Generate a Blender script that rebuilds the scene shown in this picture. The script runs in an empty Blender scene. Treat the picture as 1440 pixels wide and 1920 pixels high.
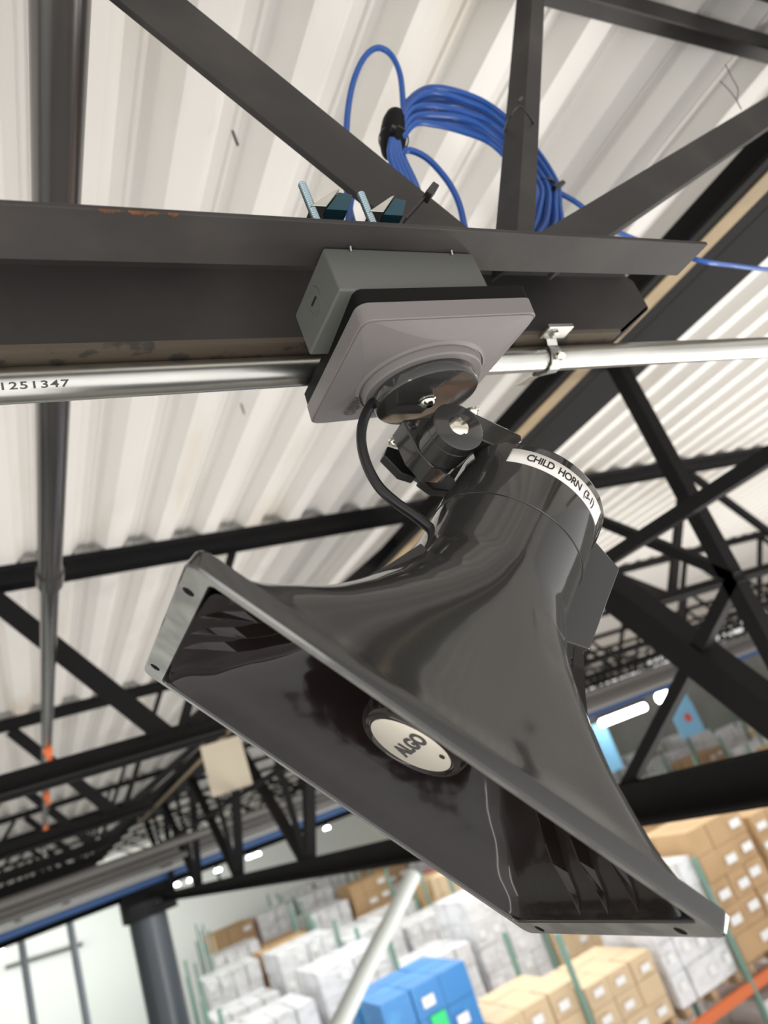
import bpy, bmesh, math, random
from mathutils import Vector, Matrix
random.seed(7)
S = bpy.context.scene
COL = S.collection
PI = math.pi
# ------------------------------------------------------------------ camera
# X runs along the roof joists, Y along the deck ribs, Z up; the lens is the origin
FPX = 1365.0
R0 = Vector((.8643, -.3775, -.3323)); 
CR = Vector((.8643, -.3775, -.3323)); CD = Vector((-.1403, .4536, -.8801)); CF = Vector((.4829, .8073, .3391))
cam = bpy.data.cameras.new('camera'); camo = bpy.data.objects.new('camera', cam); COL.objects.link(camo)
m = Matrix((CR, -CD, -CF)).transposed().to_quaternion().normalized().to_matrix()
camo.matrix_world = m.to_4x4()
cam.sensor_fit = 'HORIZONTAL'; cam.sensor_width = 36.0; cam.lens = 36.0 * FPX / 1440.0
cam.clip_start = .01; cam.clip_end = 200
cam.dof.use_dof = True; cam.dof.focus_distance = .50; cam.dof.aperture_fstop = 8.5
S.camera = camo
# ------------------------------------------------------------------ world and lights
w = bpy.data.worlds.new('world'); S.world = w; w.use_nodes = True
bgn = w.node_tree.nodes['Background']; bgn.inputs[1].default_value = 1.0
wn = w.node_tree; tcw = wn.nodes.new('ShaderNodeTexCoord'); sx = wn.nodes.new('ShaderNodeSeparateXYZ'); rw = wn.nodes.new('ShaderNodeValToRGB')
mr = wn.nodes.new('ShaderNodeMapRange'); mr.inputs[1].default_value = -1; mr.inputs[2].default_value = 1
wn.links.new(tcw.outputs['Generated'], sx.inputs[0]); wn.links.new(sx.outputs['Z'], mr.inputs[0]); wn.links.new(mr.outputs[0], rw.inputs[0]); wn.links.new(rw.outputs[0], bgn.inputs[0])
rw.color_ramp.elements[0].position = .30; rw.color_ramp.elements[0].color = (.95, .93, .915, 1)      # bright warehouse floor and goods below
rw.color_ramp.elements[1].position = .62; rw.color_ramp.elements[1].color = (.36, .352, .345, 1)   # dimmer roof space above
def area(name, loc, target, sx, sy, power, col=(1, .97, .92)):
    l = bpy.data.lights.new(name, 'AREA'); l.shape = 'RECTANGLE'; l.size = sx; l.size_y = sy; l.energy = power; l.color = col
    o = bpy.data.objects.new(name, l); COL.objects.link(o); o.location = loc
    o.rotation_euler = (Vector(target) - Vector(loc)).to_track_quat('-Z', 'Y').to_euler()
    return o
for (lx, ly, lz, tx, ll, pw) in ((5.2, .2, -2.6, 0, 3, 90), (5.6, 3.4, -3.2, 0, 3, 90), (-4.0, 2.5, -3.2, 1, 5, 30), (-2.6, -1.2, -2.2, 1, 4, 18)):
    area('uplight_fill', (lx, ly, lz), (tx, 2, 1), .42, ll, pw)  # added fills standing in for floor bounce, with streaks for the glossy horn
area('streak_fill', (5.0, 1.6, -2.2), (0, 2, 1), .10, 2.6, 22)  # added narrow fill, there only to draw a streak on the horn tube
area('aisle_light', (6.0, 14.0, 0.2), (6, 15, -6), 10, 14, 560, (.98, 1, .98))
area('aisle_light', (-1.0, 24.0, 0.2), (-1, 30, -2), 8, 6, 420, (.98, 1, .98))
S.view_settings.view_transform = 'Standard'; S.view_settings.look = 'None'
S.view_settings.exposure = 0.80; S.view_settings.gamma = 1.0; S.view_settings.use_curve_mapping = False
# ------------------------------------------------------------------ helpers
def ray(u, v):
    return CR * (u - 720) + CD * (v - 960) + CF * FPX
def aty(u, v, y): r = ray(u, v); return r * (y / r.y)
def atz(u, v, z): r = ray(u, v); return r * (z / r.z)
def mat(name, col, rough=.5, metal=0, spec=.5, noise=None, bump=None, coat=0, emit=None, trans=0, aniso=None):
    M = bpy.data.materials.new(name); M.use_nodes = True
    nt = M.node_tree; b = nt.nodes['Principled BSDF']
    b.inputs['Base Color'].default_value = (*col, 1); b.inputs['Roughness'].default_value = rough
    b.inputs['Metallic'].default_value = metal; b.inputs['Specular IOR Level'].default_value = spec
    b.inputs['Coat Weight'].default_value = coat; b.inputs['Coat Roughness'].default_value = .04
    b.inputs['Transmission Weight'].default_value = trans
    if emit: b.inputs['Emission Color'].default_value = (*emit[0], 1); b.inputs['Emission Strength'].default_value = emit[1]
    tc = nt.nodes.new('ShaderNodeTexCoord')
    if noise:   # (scale, colour2, low, high, stretch)
        mp = nt.nodes.new('ShaderNodeMapping'); nt.links.new(tc.outputs['Object'], mp.inputs[0]); mp.inputs['Scale'].default_value = noise[4]
        n = nt.nodes.new('ShaderNodeTexNoise'); n.inputs['Scale'].default_value = noise[0]; n.inputs['Detail'].default_value = 6
        r = nt.nodes.new('ShaderNodeValToRGB'); r.color_ramp.elements[0].position = noise[2]; r.color_ramp.elements[1].position = noise[3]
        r.color_ramp.elements[0].color = (*col, 1); r.color_ramp.elements[1].color = (*noise[1], 1)
        nt.links.new(mp.outputs[0], n.inputs['Vector']); nt.links.new(n.outputs['Fac'], r.inputs[0]); nt.links.new(r.outputs[0], b.inputs['Base Color'])
    if bump:    # (scale, strength, distance)
        n = nt.nodes.new('ShaderNodeTexNoise'); n.inputs['Scale'].default_value = bump[0]; n.inputs['Detail'].default_value = 3
        nt.links.new(tc.outputs['Object'], n.inputs['Vector'])
        bp = nt.nodes.new('ShaderNodeBump'); bp.inputs['Strength'].default_value = bump[1]; bp.inputs['Distance'].default_value = bump[2]
        nt.links.new(n.outputs['Fac'], bp.inputs['Height']); nt.links.new(bp.outputs[0], b.inputs['Normal'])
    return M
ONE = (1, 1, 1)
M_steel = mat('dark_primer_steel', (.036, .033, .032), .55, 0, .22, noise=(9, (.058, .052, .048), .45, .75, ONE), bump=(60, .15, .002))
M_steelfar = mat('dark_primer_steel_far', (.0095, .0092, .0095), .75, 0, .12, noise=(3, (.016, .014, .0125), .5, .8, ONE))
M_brown = mat('brown_stained_steel', (.085, .066, .046), .6, noise=(60, (.04, .034, .03), .55, .62, ONE))
M_rust = mat('rust_scale', (.15, .06, .02), .9, noise=(120, (.05, .03, .02), .4, .6, ONE), bump=(300, .6, .002))
M_tan = mat('tan_edge_light', (.30, .22, .12), .7, noise=(6, (.16, .12, .08), .4, .8, ONE))  # warm light along the girder edge, put into the colour
M_deck = mat('white_painted_deck', (.66, .635, .60), .42, 0, .35, noise=(2.2, (.54, .47, .37), .56, .85, (3, .5, 1)))
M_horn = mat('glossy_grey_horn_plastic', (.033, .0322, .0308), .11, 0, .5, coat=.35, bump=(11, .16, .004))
M_hornin = mat('reflection_toned_horn_bell', (.013, .0095, .0088), .13, 0, .30, coat=.22, bump=(16, .5, .005))  # horn plastic again, with the bell's dark brown reflections put into the colour
M_flange = mat('reflection_pale_flange', (.47, .455, .43), .26, .75, .9, noise=(45, (.30, .29, .28), .4, .62, ONE), bump=(40, .22, .003))  # bright mottled reflections on the rim front put into a paler metallic colour
M_plate = mat('light_grey_plastic', (.185, .170, .167), .45, 0, .3, bump=(900, .05, .0005))
M_gasket = mat('black_rubber', (.004, .004, .004), .6, 0, .15)
M_blackpl = mat('black_plastic', (.012, .012, .013), .3, 0, .5)
M_box = mat('grey_green_box_paint', (.105, .108, .099), .45, 0, .4, bump=(400, .08, .0005))
M_zinc = mat('galvanized_zinc', (.62, .62, .58), .30, 1, .5, noise=(40, (.45, .45, .42), .4, .7, (.2, 1, 1)), bump=(150, .05, .001))
M_zincblue = mat('blue_zinc_plate', (.34, .44, .48), .35, .8)
M_jaw = mat('dark_blue_zinc', (.02, .07, .10), .3, .6)
M_chrome = mat('polished_steel', (.72, .68, .60), .14, 1)
M_pipe = mat('black_pipe', (.18, .17, .17), .20, .85, .5, noise=(30, (.08, .075, .07), .4, .7, (1, .06, 1)))
M_blue = mat('blue_cable_jacket', (.012, .085, .36), .32, 0, .5)
M_label = mat('white_label', (.84, .81, .77), .5)
M_ink = mat('black_ink', (.01, .01, .01), .6)
M_silver = mat('silver_disc', (.80, .74, .64), .42, .6, .5)
M_emboss = mat('dark_logo', (.055, .053, .053), .5)
M_wall = mat('white_insulated_wall', (.80, .84, .80), .5, noise=(.2, (.74, .78, .74), .3, .8, ONE))
M_wallg = mat('grey_wall_panel', (.30, .31, .28), .6, noise=(.5, (.22, .22, .20), .4, .7, ONE))
M_floor = mat('concrete_floor', (.42, .41, .39), .5, noise=(.6, (.34, .33, .31), .4, .7, ONE))
M_colpaint = mat('blue_grey_paint', (.040, .048, .058), .3)
M_drain = mat('pale_blue_grey_paint', (.22, .25, .28), .4)
M_card = mat('cardboard', (.52, .34, .18), .7, noise=(2, (.44, .28, .14), .4, .7, ONE))
M_card2 = mat('pale_cardboard', (.66, .50, .32), .7)
M_wrap = mat('shrink_wrapped_white', (.78, .78, .80), .22, 0, .6, noise=(3, (.58, .57, .56), .45, .7, (1, 1, 2)), bump=(9, .5, .05))
M_bluebox = mat('blue_cartons', (.02, .20, .52), .35, noise=(3, (.05, .32, .65), .55, .75, ONE))
M_pink = mat('pink_cartons', (.75, .12, .18), .4)
M_sticker = mat('carton_sticker', (.85, .85, .84), .4)
M_green = mat('green_sticker', (.03, .65, .20), .5)
M_orange = mat('orange_beam_paint', (.72, .16, .04), .45)
M_rackgreen = mat('green_upright_paint', (.17, .30, .25), .45)
M_wood = mat('pallet_wood', (.45, .32, .19), .8)
M_lamp = mat('lamp_glow', (1, 1, 1), .5, emit=((1, 1, .96), 9))
M_sign = mat('light_blue_sign', (.22, .52, .78), .4)
M_red = mat('red_paint', (.65, .08, .06), .4)
M_pipegrey = mat('grey_pipe_paint', (.11, .105, .10), .5)
M_palepipe = mat('pale_pipe_paint', (.34, .34, .33), .45)
M_pipeblue = mat('blue_pipe_paint', (.03, .09, .24), .45)
M_white = mat('translucent_white_tube', (.60, .64, .62), .35)
M_gypsum = mat('beige_board', (.50, .44, .34), .7)

def tag(o, label=None, cat=None, group=None, kind=None):
    if label: o['label'] = label
    if cat: o['category'] = cat
    if group: o['group'] = group
    if kind: o['kind'] = kind
    return o
def link(name, me, material, parent=None, smooth=False):
    if material: me.materials.append(material)
    o = bpy.data.objects.new(name, me); COL.objects.link(o)
    if parent: o.parent = parent; o.matrix_parent_inverse = Matrix.Translation(parent.location).inverted() if False else Matrix.Identity(4)
    if smooth:
        me.polygons.foreach_set('use_smooth', [True] * len(me.polygons))
        try: me.set_sharp_from_angle(angle=math.radians(38))
        except Exception: pass
    return o
def empty(name, loc=(0, 0, 0)):
    o = bpy.data.objects.new(name, None); COL.objects.link(o); o.location = loc; o.empty_display_size = .05
    return o
class MB:
    """collects shapes (given in world coordinates) into one mesh object"""
    def __init__(s): s.v = []; s.f = []
    def add(s, v, f):
        k = len(s.v); s.v += [Vector(p) for p in v]; s.f += [[i + k for i in q] for q in f]
    def box(s, a, b):
        x0, y0, z0 = a; x1, y1, z1 = b
        s.add([(x0, y0, z0), (x1, y0, z0), (x1, y1, z0), (x0, y1, z0), (x0, y0, z1), (x1, y0, z1), (x1, y1, z1), (x0, y1, z1)],
              [(0, 3, 2, 1), (4, 5, 6, 7), (0, 1, 5, 4), (1, 2, 6, 5), (2, 3, 7, 6), (3, 0, 4, 7)]); return s
    def ext(s, prof, p, q, X, Y):
        """closed 2-D profile swept straight from p to q, profile axes X and Y"""
        p = Vector(p); q = Vector(q); X = Vector(X).normalized(); Y = Vector(Y).normalized(); n = len(prof)
        v = [p + X * a + Y * b for a, b in prof] + [q + X * a + Y * b for a, b in prof]
        f = [list(range(n)), list(range(2 * n - 1, n - 1, -1))] + [(i, i + n, (i + 1) % n + n, (i + 1) % n) for i in range(n)]
        s.add(v, f); return s
    def bar(s, p, q, w, h, up=(0, 0, 1)):
        p = Vector(p); q = Vector(q); d = (q - p).normalized(); X = d.cross(Vector(up)).normalized(); Y = X.cross(d)
        return s.ext([(-w / 2, -h / 2), (w / 2, -h / 2), (w / 2, h / 2), (-w / 2, h / 2)], p, q, X, Y)
    def tube(s, pts, r, n=12, cap=True):
        pts = [Vector(p) for p in pts]; N = len(pts); rs = r if isinstance(r, (list, tuple)) else [r] * N
        d = (pts[1] - pts[0]).normalized(); X = d.orthogonal().normalized(); k = len(s.v)
        for i, p in enumerate(pts):
            a = pts[max(i - 1, 0)]; b = pts[min(i + 1, N - 1)]; d = (b - a).normalized() if (b - a).length > 1e-9 else d
            X = (X - d * X.dot(d)).normalized(); Y = d.cross(X)
            for j in range(n):
                t = 2 * PI * j / n; s.v.append(p + (X * math.cos(t) + Y * math.sin(t)) * rs[i])
        for i in range(N - 1):
            for j in range(n):
                s.f.append([k + i * n + j, k + i * n + (j + 1) % n, k + (i + 1) * n + (j + 1) % n, k + (i + 1) * n + j])
        if cap: s.f.append([k + j for j in range(n)][::-1]); s.f.append([k + (N - 1) * n + j for j in range(n)])
        return s
    def lathe(s, o, axis, prof, n=40, ref=None):
        """prof: (distance along axis, radius)"""
        o = Vector(o); d = Vector(axis).normalized(); X = Vector(ref).normalized() if ref else d.orthogonal().normalized(); Y = d.cross(X); k = len(s.v)
        for t, r in prof:
            for j in range(n):
                a = 2 * PI * j / n; s.v.append(o + d * t + (X * math.cos(a) + Y * math.sin(a)) * max(r, 1e-5))
        for i in range(len(prof) - 1):
            for j in range(n): s.f.append([k + i * n + j, k + i * n + (j + 1) % n, k + (i + 1) * n + (j + 1) % n, k + (i + 1) * n + j])
        s.f.append([k + j for j in range(n)][::-1]); s.f.append([k + (len(prof) - 1) * n + j for j in range(n)])
        return s
    def build(s, name, material, parent=None, smooth=False, bevel=0, seg=2, loc=None):
        off = Vector((0, 0, 0))
        if parent: 
            off = parent.matrix_world.translation if False else Vector(parent.get('_org', (0, 0, 0)))
        elif loc is not None: off = Vector(loc)
        me = bpy.data.meshes.new(name); me.from_pydata([tuple(p - off) for p in s.v], [], s.f)
        bm = bmesh.new(); bm.from_mesh(me); bmesh.ops.recalc_face_normals(bm, faces=bm.faces); bm.to_mesh(me); bm.free()
        o = link(name, me, material, parent, smooth)
        o['_org'] = tuple(off)
        if not parent: o.location = off
        if bevel:
            md = o.modifiers.new('bevel', 'BEVEL'); md.width = bevel; md.segments = seg; md.limit_method = 'ANGLE'; md.angle_limit = math.radians(40)
            me.polygons.foreach_set('use_smooth', [True] * len(me.polygons)); 
            md2 = o.modifiers.new('wn', 'WEIGHTED_NORMAL'); md2.keep_sharp = True
        return o
def root(name, loc, label, cat, group=None):
    o = empty(name, loc); o['_org'] = tuple(loc); tag(o, label, cat, group); return o
def spline(pts, n=10):
    pts = [Vector(p) for p in pts]; P = [pts[0] * 2 - pts[1]] + pts + [pts[-1] * 2 - pts[-2]]; out = []
    for i in range(1, len(P) - 2):
        for k in range(n):
            t = k / n; a, b, c, d = P[i - 1], P[i], P[i + 1], P[i + 2]
            out.append(.5 * ((2 * b) + (c - a) * t + (2 * a - 5 * b + 4 * c - d) * t * t + (3 * b - a - 3 * c + d) * t ** 3))
    out.append(pts[-1]); return out
def text_mesh(txt, size, offset=0, spacing=1.0):
    c = bpy.data.curves.new('t', 'FONT'); c.body = txt; c.size = size; c.align_x = 'CENTER'; c.align_y = 'CENTER'; c.offset = offset; c.space_character = spacing
    o = bpy.data.objects.new('t', c); COL.objects.link(o)
    dg = bpy.context.evaluated_depsgraph_get(); me = bpy.data.meshes.new_from_object(o.evaluated_get(dg))
    bpy.data.objects.remove(o); bpy.data.curves.remove(c)
    return [v.co.copy() for v in me.vertices], [list(p.vertices) for p in me.polygons], me

# ------------------------------------------------------------------ setting: deck, walls, floor
ZD = .965; PITCH = .1525; X0 = .323
bm_ = MB(); i0 = -70; i1 = 130; sec = []
for i in range(i0, i1):
    x = X0 + i * PITCH      # slope | low flat | slope | high flat with a small bead
    sec += [(x - .014, ZD + .038), (x + .012, ZD), (x + .058, ZD), (x + .086, ZD + .038), (x + .108, ZD + .038), (x + .112, ZD + .034), (x + .117, ZD + .034), (x + .121, ZD + .038)]
ys = [-2.5, 30.2]
n = len(sec)
for y in ys: bm_.v += [Vector((a, y, b)) for a, b in sec]
bm_.f += [[i, i + 1, i + 1 + n, i + n] for i in range(n - 1)]
ceil = bm_.build('ceiling', M_deck); tag(ceil, kind='structure')
md = ceil.modifiers.new('thick', 'SOLIDIFY'); md.thickness = .0015; md.offset = 1
XL, XR, YB = -9.0, 20.0, 30.0
def structure(name, a, b, m_):
    o = MB().box(a, b).build(name, m_); tag(o, kind='structure'); return o
structure('wall_back', (XL, YB, -10), (13.0, YB + .2, .96), M_wall)
structure('wall_back', (13.0, 26.0, -10), (30.0, 26.2, .96), M_wallg)
structure('wall_left', (XL - .2, 3, -10), (XL, YB, .96), M_wall)
structure('floor', (XL, 2, -10.2), (30, YB, -10), M_floor)
structure('wall_right', (29.8, 2, -10), (30.0, 26, .96), M_wallg)

# ------------------------------------------------------------------ roof joists
T = .0042
def angle_prof(leg, t, sx=1, sy=1):
    return [(0, 0), (sx * leg, 0), (sx * leg, sy * t), (sx * t, sy * t), (sx * t, sy * leg), (0, sy * leg)]
ZB = .324
def joist(y, label, m_, xl, group=None, near=False):
    r = root('steel_bar_joist', (0, y, ZB), label, 'roof joist', group)
    xe = .579
    yn = y - .038; yf = y + .040          # backs of the two bottom chord angles, the web gap between them
    a = MB().ext(angle_prof(.038, .0035, -1, 1), (xl, yn, ZB), (xe, yn, ZB), (0, 1, 0), (0, 0, 1)).build('bottom_chord', m_, r, bevel=.0008 if near else 0)
    f = MB()
    if near:   # far angle, its end cut back at the corner
        X = .637; q = .0035
        tag(MB().box((xl, yf + q, ZB - .0004), (X - .06, yf + .038, ZB + q)).build('stained_leg', M_brown, r), 'brown stained lower leg of the chord')
        tag(MB().box((xl, yf - .0004, ZB - .0006), (X - .06, yf + q, ZB + .004)).build('stained_edge', M_brown, r), 'brown stained heel of the chord')
        f.ext([(0, .003), (q, .003), (q, .078), (0, .078)], (xl, yf, ZB), (X - .057, yf, ZB), (0, 1, 0), (0, 0, 1))
        e_ = [(X - .057, ZB), (X, ZB + .0305), (X, ZB + .066), (X - .012, ZB + .078), (X - .057, ZB + .078)]
        f.ext([(a_ - X, b_ - ZB) for a_, b_ in e_], (X, yf, ZB), (X, yf + q, ZB), (1, 0, 0), (0, 0, 1))
        f.ext([(-.057, 0), (-.002, .028), (-.002, .032), (-.057, q)], (X, yf, ZB), (X, yf + .038, ZB), (1, 0, 0), (0, 0, 1))
        f.box((xl, y + .0015, ZB + .071), (X - .012, yf, ZB + .0745))  # unseen plate across the gap, added to block light from the deck
    else: f.ext([(0, 0), (.038, 0), (.038, .0035), (.0035, .0035), (.0035, .07), (0, .07)], (xl, yf, ZB), (xe, yf, ZB), (0, 1, 0), (0, 0, 1))
    f.build('bottom_chord', m_, r)
    zt = ZD - .002                         # top chord: horizontal legs up under the deck, vertical legs down
    for s in (-1, 1):
        MB().ext(angle_prof(.044, .004, s, -1), (xl, y + s * .03, zt), (1.66, y + s * .03, zt), (0, 1, 0), (0, 0, 1)).build('top_chord', m_, r)
    def web(p, q, wd=.046):
        p = Vector((p[0], y, p[1])); q = Vector((q[0], y, q[1])); d = (q - p).normalized(); side = d.cross(Vector((0, 1, 0))).normalized()
        if side.z > 0: side = -side
        t = .0045; k_ = .009 if d.x * d.z > 0 else .002
        lo = [(wd / 2, -t), (wd / 2, k_), (wd / 2 - t, k_), (wd / 2 - t, 0)]
        MB().ext([(-wd / 2, -t)] + lo + [(-wd / 2 + t, 0), (-wd / 2 + t, .024), (-wd / 2, .024)], p, q, side, (0, 1, 0)).build('web_member', m_, r, bevel=.0007 if near else 0)
    zl = ZB + .012; zh = ZD - .07
    web((.393, zl + .03), (-.010, zh + .02), .060)
    # post: plain angle seen with its dark leg on the left
    pb = Vector((.436, y, zl + .03)); pt = Vector((.748, y, zh + .02)); d = (pt - pb).normalized(); sd = d.cross(Vector((0, 1, 0))).normalized()
    if sd.x < 0: sd = -sd
    MB().ext([(-.011, .022), (-.009, .024), (-.0, 0.0), (.0155, .0), (.0155, -.004), (-.002, -.004)], pb, pt, sd, (0, 1, 0)).build('web_post', m_, r)
    web((.470, .377), (1.39, .841), .039)
    x = -.08
    while x > xl + .6:
        web((x - .02, zh + .02), (x - .50, zl + .02), .034)
        web((x - .54, zl + .02), (x - 1.0, zh + .02), .034)
        x -= 1.04
    return r
def joist_right(y, label, m_, group):
    r = root('steel_bar_joist', (2, y, ZB), label, 'roof joist', group)
    x0, x1 = 1.70, 18.0
    for s in (-1, 1):
        MB().ext(angle_prof(.038, .0035, s, 1), (2.35, y + s * .038, ZB), (x1, y + s * .038, ZB), (0, 1, 0), (0, 0, 1)).build('bottom_chord', m_, r)
        MB().ext(angle_prof(.044, .004, s, -1), (x0, y + s * .03, ZD - .002), (x1, y + s * .03, ZD - .002), (0, 1, 0), (0, 0, 1)).build('top_chord', m_, r)
    web = MB
    def wb(a, b): MB().bar((a[0], y, a[1]), (b[0], y, b[1]), .03, .034).build('web_member', m_, r)
    wb((x0, .91), (2.6, ZB + .02)); x = 2.6
    while x < x1 - 1.1:
        wb((x + .02, ZB + .02), (x + .5, .91)); wb((x + .5, .91), (x + .5 , ZB + .02)) if False else wb((x + .54, .91), (x + 1.02, ZB + .02)); x += 1.04
    return r
ordw = ['', 'first', 'second', 'third', 'fourth', 'fifth', 'sixth', 'seventh', 'eighth', 'ninth', 'tenth', 'eleventh', 'twelfth', 'thirteenth', 'fourteenth', 'fifteenth', 'sixteenth', 'seventeenth', 'eighteenth', 'nineteenth', 'twentieth']
joist(.3735, 'nearest dark steel roof joist, the one the speaker box hangs from', M_steel, -.9, near=True)
J = []
for k in range(1, 13):
    J.append(.3735 + 1.93 * k)
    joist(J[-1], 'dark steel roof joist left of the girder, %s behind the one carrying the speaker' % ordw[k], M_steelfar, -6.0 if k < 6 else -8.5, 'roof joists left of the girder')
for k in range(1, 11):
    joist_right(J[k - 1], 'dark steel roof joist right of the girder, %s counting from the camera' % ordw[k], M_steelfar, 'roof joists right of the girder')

# ------------------------------------------------------------------ joist girder running away along the deck ribs
g = root('steel_girder', (1.39, .5, .74), 'deep dark steel girder with a tan edged top chord running away to the column', 'girder')
GX = 1.405; gt = .74; y0, y1 = -1.0, 11.5
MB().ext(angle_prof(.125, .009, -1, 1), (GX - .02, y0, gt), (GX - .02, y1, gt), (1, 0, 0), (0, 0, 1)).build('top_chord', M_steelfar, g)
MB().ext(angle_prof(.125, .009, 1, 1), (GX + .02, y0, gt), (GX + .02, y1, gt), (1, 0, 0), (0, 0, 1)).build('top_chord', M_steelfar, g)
tn = tag(MB().box((GX - .118, y0, gt - .004), (GX - .072, y1, gt - .0005)).build('chord_edge_highlight', M_tan, g), 'tan edge highlight painted along the chord')
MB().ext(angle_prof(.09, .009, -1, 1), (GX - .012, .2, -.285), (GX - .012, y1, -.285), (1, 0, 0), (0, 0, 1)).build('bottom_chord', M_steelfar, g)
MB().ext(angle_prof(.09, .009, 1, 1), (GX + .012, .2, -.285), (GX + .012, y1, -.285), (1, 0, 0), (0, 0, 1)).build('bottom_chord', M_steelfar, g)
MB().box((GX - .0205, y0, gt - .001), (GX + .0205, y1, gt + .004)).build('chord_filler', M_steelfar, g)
def gweb(ya, za, yb, zb, wd, dx=0, nm='web_member'):
    MB().bar((GX + dx, ya, za), (GX + dx, yb, zb), .03, wd, (1, 0, 0) if False else (0, 1, .3)).build(nm, M_steelfar, g)
def gangle(ya, za, yb, zb, wd, dx=0):
    p = Vector((GX + dx, ya, za)); q = Vector((GX + dx, yb, zb)); d = (q - p).normalized(); sd = d.cross(Vector((1, 0, 0))).normalized()
    MB().ext([(-wd / 2, 0), (wd / 2, 0), (wd / 2, wd), (wd / 2 - .008, wd), (wd / 2 - .008, .008), (-wd / 2, .008)], p, q, sd, (1, 0, 0)).build('web_member', M_steelfar, g)
gangle(1.075, .75, 1.075, -.25, .036)
gangle(1.76, .75, 1.06, -.27, .075, -.01)
gangle(1.66, .75, 1.06, .16, .024)
gangle(1.06, .16, 1.76, -.25, .030)
yy = 1.80
while yy < 11:
    gangle(yy, .75, yy + .96, -.25, .06); gangle(yy + 1.93, .75, yy + .98, -.25, .06); gangle(yy + .96, .75, yy + .96, -.25, .035)
    yy += 1.93
# bridging bar and second girder to the right, cross beam and pipes at the column line
b = MB().bar((1.285, -.2, .312), (1.285, 9, .312), .03, .03)
tag(b.build('bridging_bar', M_steelfar, loc=(1.285, 0, ZB)), 'thin dark bridging bar running beside the girder at joist bottom height', 'steel bar')

col = root('steel_column', (1.23, 11.7, -10), 'blue grey steel column under the far end of the girder', 'column')
MB().ext([(.25 * math.cos(a_ * PI / 12), .25 * math.sin(a_ * PI / 12)) for a_ in range(24)], (1.23, 11.7, -10), (1.23, 11.7, -.42), (1, 0, 0), (0, 1, 0)).build('shaft', M_colpaint, col)
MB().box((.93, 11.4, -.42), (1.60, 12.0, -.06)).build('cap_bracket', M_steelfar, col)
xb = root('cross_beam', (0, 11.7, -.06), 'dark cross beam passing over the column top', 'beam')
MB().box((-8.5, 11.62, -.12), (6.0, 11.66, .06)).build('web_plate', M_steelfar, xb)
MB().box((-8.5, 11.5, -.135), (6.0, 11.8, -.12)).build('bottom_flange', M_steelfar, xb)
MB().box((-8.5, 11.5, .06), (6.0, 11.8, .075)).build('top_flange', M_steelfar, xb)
def hpipe(x0, x1, y, z, r, m_, lab, name='ceiling_pipe', cat='pipe'):
    return tag(MB().tube([(x0, y, z), (x1, y, z)], r, 12).build(name, m_, smooth=True, loc=(x0, y, z)), lab, cat)
hpipe(-6, 18, 8.9, .13, .045, M_pipegrey, 'grey pipe crossing below the joists, nearest of the parallel pipes')
hpipe(-6, 18, 9.4, .21, .04, M_pipegrey, 'grey pipe crossing below the joists, highest of the parallel pipes')
hpipe(-6, 18, 9.9, .06, .03, M_palepipe, 'pale grey pipe just above the blue one')
hpipe(-6, 18, 10.4, -.0, .05, M_pipeblue, 'blue painted pipe crossing behind the girder truss')
hpipe(-6, 18, 7.6, .24, .04, M_pipegrey, 'grey pipe high above the cross beam')
for k, (x, y) in enumerate([(-.35, 14.5), (.35, 14.0)]):
    tag(MB().tube([(x, y, -9.9), (x, y, .3)], .055, 10).build('drain_pipe', M_drain, smooth=True, loc=(x, y, -9.9)), ['thin grey standing pipe, left of the two beside the white wall', 'thin grey standing pipe nearer the column'][k], 'pipe')
# a lighter haunch panel behind the near truss
# sprinkler branch line along the ribs
px, pz = .1105, .62
sp = root('sprinkler_pipe', (px, 0, pz), 'dark glossy sprinkler pipe running away under the deck at the left', 'pipe')
MB().tube([(px, -.6, pz), (px, 1.55, pz)], .0225, 28).build('pipe_run', M_pipe, sp, True)
MB().tube([(px, 1.50, pz), (px, 1.56, pz)], .027, 28).build('coupling', M_pipe, sp, True)
MB().tube([(px, 1.56, pz), (px, 11, pz)], .0195, 20).build('pipe_run', M_pipe, sp, True)
for k, y in enumerate((3.3, 4.6, 6.3)):
    MB().lathe((px, y, pz - .015), (0, 0, -1), [(0, .018), (.02, .018), (.022, .012), (.05, .009), (.052, .020), (.056, .020)], 14).build('sprinkler_head', M_orange, sp, True)

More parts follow.
